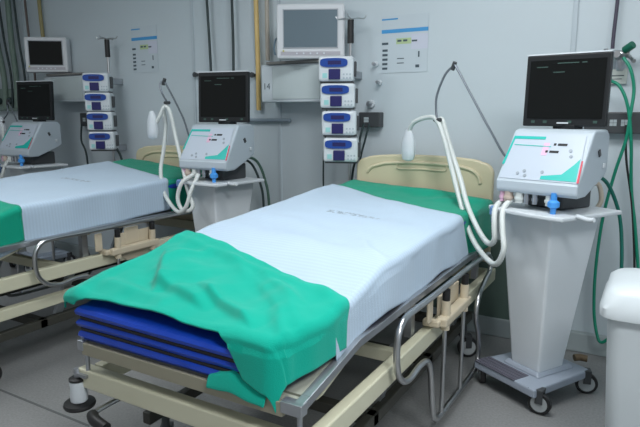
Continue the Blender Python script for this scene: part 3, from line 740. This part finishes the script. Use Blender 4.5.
def make_cab(label, x0, x1, z0, z1, d, num=None):
    cx = (x0 + x1) / 2
    t = thing('wall_cabinet', label, 'cabinet', (cx, WY, z0), 0, 'wall cabinets under the monitors'); w = (x1 - x0) / 2; h = z1 - z0
    b = BM(); box2(b, (-w, -d, 0), (w, -.002, h)); c = finish('body', b, mat('cabinet_paint', s2l(198, 208, 214), .4), t, smooth=False, bevel=.008)
    b = BM(); box2(b, (-w + .10, -d - .006, .02), (w - .01, -d, h - .015)); finish('door', b, mat('cabinet_door', s2l(186, 198, 200), .35), t, smooth=False, bevel=.003)
    b = BM(); box2(b, (-w + .06, -d - .02, h), (w + .02, -.002, h + .018)); finish('top_shelf', b, mat('shelf_grey', s2l(120, 120, 118), .5), t, smooth=False, bevel=.003)
    if num: text_mesh(num, .062, 'number', ink, t, Matrix.Translation((-w + .048, -d - .001, h * .42)) @ Matrix.Rotation(R(90), 4, 'X'))
    return t
make_cab('white wall cabinet marked 14 beneath the large patient monitor', -2.485, -1.985, 1.475, 1.735, .17, '14')
make_monitor('pale grey patient monitor with reflective screen above the cabinet marked 14', (-2.06, 3.42, 1.755), R(26), .45, .35)
make_cab('plain white wall cabinet beside the pump stack over the far bed', -4.98, -4.44, 1.50, 1.735, .15)
make_monitor('small patient monitor with black screen at upper left', (-4.88, 3.44, 1.765), R(36), .37, .31)

# ------------------------------------------------------------------ wall notices
def notice(label, x0, x1, z0, z1, dark=False):
    t = thing('wall_notice', label, 'notice', ((x0 + x1) / 2, WY - .003, z0), 0, 'paper notices on the wall'); w = (x1 - x0) / 2; h = z1 - z0
    b = BM(); box2(b, (-w, -.001, 0), (w, .001, h)); finish('sheet', b, paper, t, smooth=False)
    b = BM(); box2(b, (-w, -.0022, h * .70), (w, -.001, h * .765)); finish('blue_band', b, paper_b, t, smooth=False)
    b = BM(); box2(b, (-w, -.0022, h * .93), (-w * .3, -.001, h * .955)); finish('blue_line', b, paper_b, t, smooth=False)
    b = BM(); box2(b, (-w * .35, -.0020, h * .50), (w * .3, -.001, h * .60)); finish('green_patch', b, bandy, t, smooth=False)
    b = BM(); box2(b, (w * .3, -.0020, h * .40), (w, -.001, h * .66)); finish('pink_patch', b, mat('paper_pink', s2l(196, 200, 214), .7), t, smooth=False)
    b = BM()
    for j in range(5): box2(b, (-w * .95, -.0024, h * (.06 + j * .08)), (-w * .72, -.001, h * (.10 + j * .08)))
    box2(b, (-w * .98, -.0024, h * .50), (-w * .7, -.001, h * .54))
    for x in (-.3, -.05): box2(b, (w * x, -.0026, h * .54), (w * (x + .18), -.001, h * .575))
    box2(b, (w * .32, -.0026, h * .53), (w * .55, -.001, h * .56))
    for j in range(2): box2(b, (-w * .3, -.0024, h * (.16 + j * .08)), (w * .0, -.001, h * (.175 + j * .08)))
    box2(b, (w * .5, -.0024, h * .08), (w * .66, -.001, h * .13)); box2(b, (w * .6, -.0024, h * .26), (w * .66, -.001, h * .36))
    finish_each('print', b, ink, t, smooth=False)
notice('paper notice with blue band on the wall above the front bed headboard', -1.625, -1.305, 1.66, 2.02)
notice('paper notice with blue band on the wall left of the middle ventilator', -3.96, -3.66, 1.74, 2.12)

# ------------------------------------------------------------------ service rail, outlets
t = thing('service_rail', 'grey horizontal service rail on the wall behind the ventilator between the beds', 'rail', (-2.36, WY, 1.36))
b = BM(); box2(b, (-.40, -.03, -.02), (.02, -.002, .0)); finish('channel', b, mat('rail_blue_grey', s2l(150, 164, 176), .4), t, smooth=False, bevel=.005)
b = BM(); box2(b, (-.40, -.034, -.026), (.02, -.002, -.02)); finish('lower_lip', b, mat('rail_lip', s2l(110, 122, 130), .4), t, smooth=False)
def socket_block(label, x0, x1, z0, z1, grids):
    t = thing('socket_block', label, 'power outlet', ((x0 + x1) / 2, WY, z0), 0, 'power outlets'); w = (x1 - x0) / 2; h = z1 - z0
    b = BM(); box2(b, (-w, -.07, 0), (w, -.002, h)); finish('housing', b, dgrey, t, smooth=False, bevel=.006)
    for gx in grids:
        b = BM()
        for i in (0, 1):
            for j in (0, 1): box2(b, (gx - .017 + i * .018, -.073, h / 2 - .017 + j * .018), (gx - .001 + i * .018, -.0695, h / 2 - .001 + j * .018))
        finish_each('socket', b, mat('socket_pale', s2l(170, 180, 184), .4), t, smooth=False)
    return t
socket_block('dark socket block at the right edge behind the large ventilator', -.36, .30, 1.29, 1.405, (-.185, -.13))
socket_block('dark socket block right of the infusion pumps over the front bed', -1.755, -1.60, 1.305, 1.405, (-.02,))
socket_block('small dark socket block beside the far stack of pumps', -4.62, -4.50, 1.28, 1.40, (0,))
def outlet(label, x, z, m_=None, r=.022):
    t = thing('gas_outlet', label, 'gas outlet', (x, WY, z), 0, 'wall gas outlets')
    b = BM(); cyl(b, (0, -.002, 0), (0, -.02, 0), r * 1.3, n=24); finish('rose', b, white_pl, t, bevel=.003)
    b = BM(); cyl(b, (0, -.02, 0), (0, -.06, 0), r * .6, n=18); cyl(b, (0, -.045, 0), (0, -.055, 0), r * .9, n=18); finish('nozzle', b, m_ or dgrey, t)
outlet('gas outlet left of the middle ventilator display', -3.22, 1.70)
outlet('gas outlet between the middle ventilator display and the cabinet marked 14', -2.655, 1.68)
outlet('upper gas outlet right of the topmost front pump', -1.66, 1.72, steel, .013)
outlet('lower gas outlet right of the second front pump', -1.63, 1.60, steel, .013)
outlet('pale gas outlet above the dark socket block by the front pumps', -1.69, 1.46, steel, .02)

# oxygen flowmeter on the right, hanging at the end of the supply pipe
t = thing('flowmeter', 'chrome oxygen regulator with green knob on the wall above the large ventilator', 'regulator', (-.225, WY, 1.705))
b = BM(); cyl(b, (0, -.002, .0), (0, -.06, .0), .022); cyl(b, (-.06, -.075, .01), (.06, -.075, -.0), .02); cyl(b, (0, -.06, 0), (0, -.11, 0), .02); cyl(b, (-.065, -.08, .012), (-.045, -.08, .012), .024); finish('body', b, chrome, t, bevel=.003)
b = BM(); cyl(b, (.035, -.09, .02), (.075, -.12, .045), .021, n=10); finish('green_knob', b, mat('knob_green', s2l(12, 95, 75), .4), t, bevel=.003)
b = BM(); lathe(b, [(.014, -.05), (.02, -.04), (.02, .0), (.012, .01)], 18, (.02, -.085, -.035)); finish('gauge', b, steel, t)
b = BM(); cyl(b, (.06, -.075, -.01), (.085, -.13, -.04), .010); finish('spigot', b, chrome, t)
b = BM(); box2(b, (-.055, -.02, -.15), (.055, -.002, -.07)); tg = finish('name_plate', b, mat('plate_cream', s2l(196, 202, 196), .5), t, smooth=False, bevel=.003)
b = BM(); box2(b, (-.04, -.022, -.108), (.04, -.019, -.103)); box2(b, (-.04, -.022, -.125), (.03, -.019, -.121)); finish_each('plate_print', b, ink, tg, smooth=False)

def hose(name, label, cat, pts, r, m, group=None, k=8):
    b = BM(); tube(b, pts, r, 10, k); o = finish(name, b, m); return tag(o, label, cat, group)
hose('supply_pipe', 'dark thin supply pipe rising from the oxygen regulator at right', 'pipe', [(-.25, 3.545, 1.74), (-.25, 3.545, 1.82), (-.245, 3.545, 2.0), (-.245, 3.545, 2.3), (-.245, 3.545, 3.0)], .0095, mat('pipe_plum', s2l(66, 62, 78), .5), k=3)
hose('oxygen_hose', 'green hose looping from the regulator down behind the large ventilator', 'hose', [(-.19, 3.47, 1.685), (-0.15, 3.45, 1.62), (-0.127, 3.45, 1.517), (-0.133, 3.44, 1.39), (-0.143, 3.45, 1.26), (-0.184, 3.46, 1.072), (-0.223, 3.48, 0.822), (-0.237, 3.49, 0.536), (-0.227, 3.48, 0.30), (-0.20, 3.46, 0.165), (-0.17, 3.44, 0.13), (-0.11, 3.44, 0.20)], .0085, tube_gr, 'green hoses')
hose('oxygen_hose', 'green hose bending over the socket block and dropping behind the bin', 'hose', [(-0.27, 3.49, 1.573), (-0.201, 3.45, 1.545), (-0.15, 3.44, 1.441), (-0.119, 3.45, 1.26), (-0.098, 3.5, 0.998), (-0.062, 3.5, 0.785), (-0.02, 3.5, 0.472), (0, 3.5, .1)], .0085, tube_gr, 'green hoses')
hose('oxygen_hose', 'dark green hose arching out of the rear of the large ventilator', 'hose', [(-.29, 3.17, 1.08), (-0.247, 3.22, 1.085), (-0.196, 3.3, 1.03), (-0.142, 3.35, 0.89), (-0.115, 3.35, 0.73), (-0.10, 3.33, 0.50), (-.09, 3.35, .1)], .0095, mat('hose_deep_green', s2l(14, 105, 92), .4), 'green hoses')
hose('power_cable', 'black cable hanging from the socket block behind the bin', 'cable', [(-0.151, 3.51, 1.337), (-0.135, 3.50, 1.155), (-0.085, 3.5, 0.891), (-0.044, 3.5, 0.526), (-.02, 3.5, .12)], .006, black)
hose('power_cable', 'short pale cable curling behind the tray of the large ventilator', 'cable', [(-.27, 3.19, 1.05), (-.235, 3.21, 1.04), (-.22, 3.22, .96), (-.25, 3.22, .90)], .012, mat('cable_cream', s2l(190, 180, 165), .5))
hose('hose_coupling', 'brown rubber coupling lying on the base of the large ventilator', 'coupling', [(-.275, 3.10, .146), (-.25, 3.115, .148), (-.215, 3.12, .146)], .018, brown)
# cables below the pump stacks
hose('pump_cable', 'thin dark cable left of the front pole, hanging behind the headboard', 'cable', [(-1.985, 3.50, 1.42), (-2.005, 3.52, 1.25), (-2.022, 3.52, 1.075), (-2.02, 3.52, .8), (-2.0, 3.52, .2)], .006, tube_dk, 'dark cables')
hose('pump_cable', 'dark cable hanging beneath the dark socket block by the front pumps', 'cable', [(-1.70, 3.50, 1.33), (-1.725, 3.49, 1.22), (-1.735, 3.5, 1.12), (-1.78, 3.5, 1.0), (-1.80, 3.5, .6)], .008, tube_dk, 'dark cables')
hose('pump_cable', 'dark cable just right of the lowest front pump', 'cable', [(-1.66, 3.50, 1.33), (-1.69, 3.5, 1.22), (-1.73, 3.51, 1.08), (-1.75, 3.51, .85), (-1.75, 3.51, .5)], .007, tube_dk, 'dark cables')
hose('pump_cable', 'dark cable under the far cabinet, left of its pumps', 'cable', [(-4.56, 3.5, 1.3), (-4.58, 3.5, 1.15), (-4.52, 3.5, 1.0), (-4.5, 3.5, .5)], .009, tube_dk, 'dark cables')
hose('pump_cable', 'dark cable hanging below the lowest far pump', 'cable', [(-4.06, 3.38, 1.2), (-4.02, 3.42, 1.1), (-3.99, 3.45, .95), (-3.98, 3.45, .5)], .010, tube_dk, 'dark cables')
hose('oxygen_hose', 'dark green hose arching out of the rear of the middle ventilator', 'hose', [(-2.53, 3.24, 1.06), (-2.53, 3.33, 1.085), (-2.52, 3.42, 1.04), (-2.49, 3.46, 0.92), (-2.46, 3.47, .72), (-2.45, 3.47, .1)], .010, mat('hose_olive', s2l(66, 96, 84), .5), 'green hoses')
hose('oxygen_hose', 'dark hose behind the middle ventilator dropping to the floor, right of its tray', 'hose', [(-2.57, 3.24, 1.05), (-2.58, 3.32, 1.07), (-2.57, 3.42, 1.02), (-2.53, 3.46, .88), (-2.51, 3.47, .70), (-2.50, 3.47, .1)], .009, tube_dk, 'green hoses')

# vertical pipes and hoses on the wall
hose('wall_hose', 'left one of two thin dark hoses above the middle ventilator display', 'hose', [(-3.085, 3.55, 3.0), (-3.075, 3.55, 2.4), (-3.055, 3.55, 1.9), (-3.03, 3.53, 1.50)], .010, tube_dk, 'dark wall hoses', k=4)
hose('wall_hose', 'right one of two thin dark hoses above the middle ventilator display', 'hose', [(-2.835, 3.55, 3.0), (-2.83, 3.55, 2.4), (-2.825, 3.55, 1.9), (-2.82, 3.53, 1.50)], .010, tube_dk, 'dark wall hoses', k=4)
hose('gas_pipe', 'yellow ochre gas pipe rising from the cabinet marked 14', 'pipe', [(-2.62, 3.565, 3.0), (-2.62, 3.565, 2.4), (-2.61, 3.565, 1.8), (-2.61, 3.565, 1.42)], .018, yel, 'gas pipes', k=3)
hose('gas_pipe', 'pale tan pipe just left of the large patient monitor', 'pipe', [(-2.52, 3.565, 3.0), (-2.52, 3.565, 2.4), (-2.52, 3.565, 1.78)], .016, tan, 'gas pipes', k=3)
hose('gas_pipe', 'ochre pipe above the small patient monitor at upper left', 'pipe', [(-5.13, 3.565, 3.0), (-5.13, 3.565, 2.4), (-5.11, 3.565, 2.05)], .018, mat('pipe_olive', s2l(150, 140, 96), .5), 'gas pipes', k=3)
hx = [(-6.05, -5.86, tube_dk), (-5.88, -5.72, tube_lg), (-5.75, -5.60, tube_dk), (-5.60, -5.52, tube_lg), (-5.50, -5.38, tube_dk), (-5.33, -5.22, mat('hose_brown', s2l(96, 86, 82), .5))]
hl = ['leftmost dark hose at the left edge of the wall', 'thick grey green hose second from the left edge', 'dark hose third from the left edge of the wall', 'thick grey green hose fourth from the left edge', 'dark hose fifth from the left edge of the wall', 'thin brown hose just left of the small patient monitor']
for i, (a, c, m_) in enumerate(hx):
    hose('wall_hose', hl[i], 'hose', [(a, 3.54, 3.0), (a + .02, 3.54, 2.5), ((a + c) / 2, 3.53, 2.1), (c, 3.52, 1.75), (c - .02, 3.52, 1.45)], .028 if m_ is tube_lg else .011, m_, 'hoses at the left edge', k=5)
t = thing('gas_valve_box', 'grey green gas valve box behind the leftmost ventilator', 'panel', (-5.55, WY, 1.42))
b = BM(); box2(b, (-.5, -.06, 0), (.42, -.002, .22)); finish('housing', b, mat('panel_grey_green', s2l(128, 146, 138), .5), t, smooth=False, bevel=.008)
for x in (-.3, -.1, .1, .3):
    b = BM(); cyl(b, (x, -.06, .1), (x, -.10, .1), .035, n=20); finish('valve', b, tube_dk, t, bevel=.003)

# ------------------------------------------------------------------ waste bin
t = thing('waste_bin', 'white plastic waste bin with lid at the right edge of the photo', 'bin', (.13, 2.36, 0))
def rrect(w, d, r, z, n=6):
    P = []
    for cx, cy, a0 in ((w - r, d - r, 0), (-w + r, d - r, 90), (-w + r, -d + r, 180), (w - r, -d + r, 270)):
        for i in range(n + 1):
            a = R(a0 + 90 * i / n); P.append((cx + r * math.cos(a), cy + r * math.sin(a), z))
    return P
def loft(bm, secs):
    rs = [[bm.verts.new(p) for p in rrect(*s)] for s in secs]; n = len(rs[0])
    for a, c in zip(rs, rs[1:]):
        for i in range(n): bm.faces.new((a[i], a[(i + 1) % n], c[(i + 1) % n], c[i]))
    bm.faces.new(rs[0][::-1]); bm.faces.new(rs[-1])
b = BM(); loft(b, [(.185, .14, .05, 0), (.195, .15, .05, .02), (.232, .18, .055, .70)]); finish('body', b, bin_m, t)
b = BM(); loft(b, [(.245, .193, .06, .685), (.256, .204, .06, .692), (.258, .206, .06, .725), (.250, .198, .06, .742), (.244, .192, .07, .775), (.222, .172, .08, .797), (.17, .12, .09, .807)]); finish('lid', b, bin_m, t)
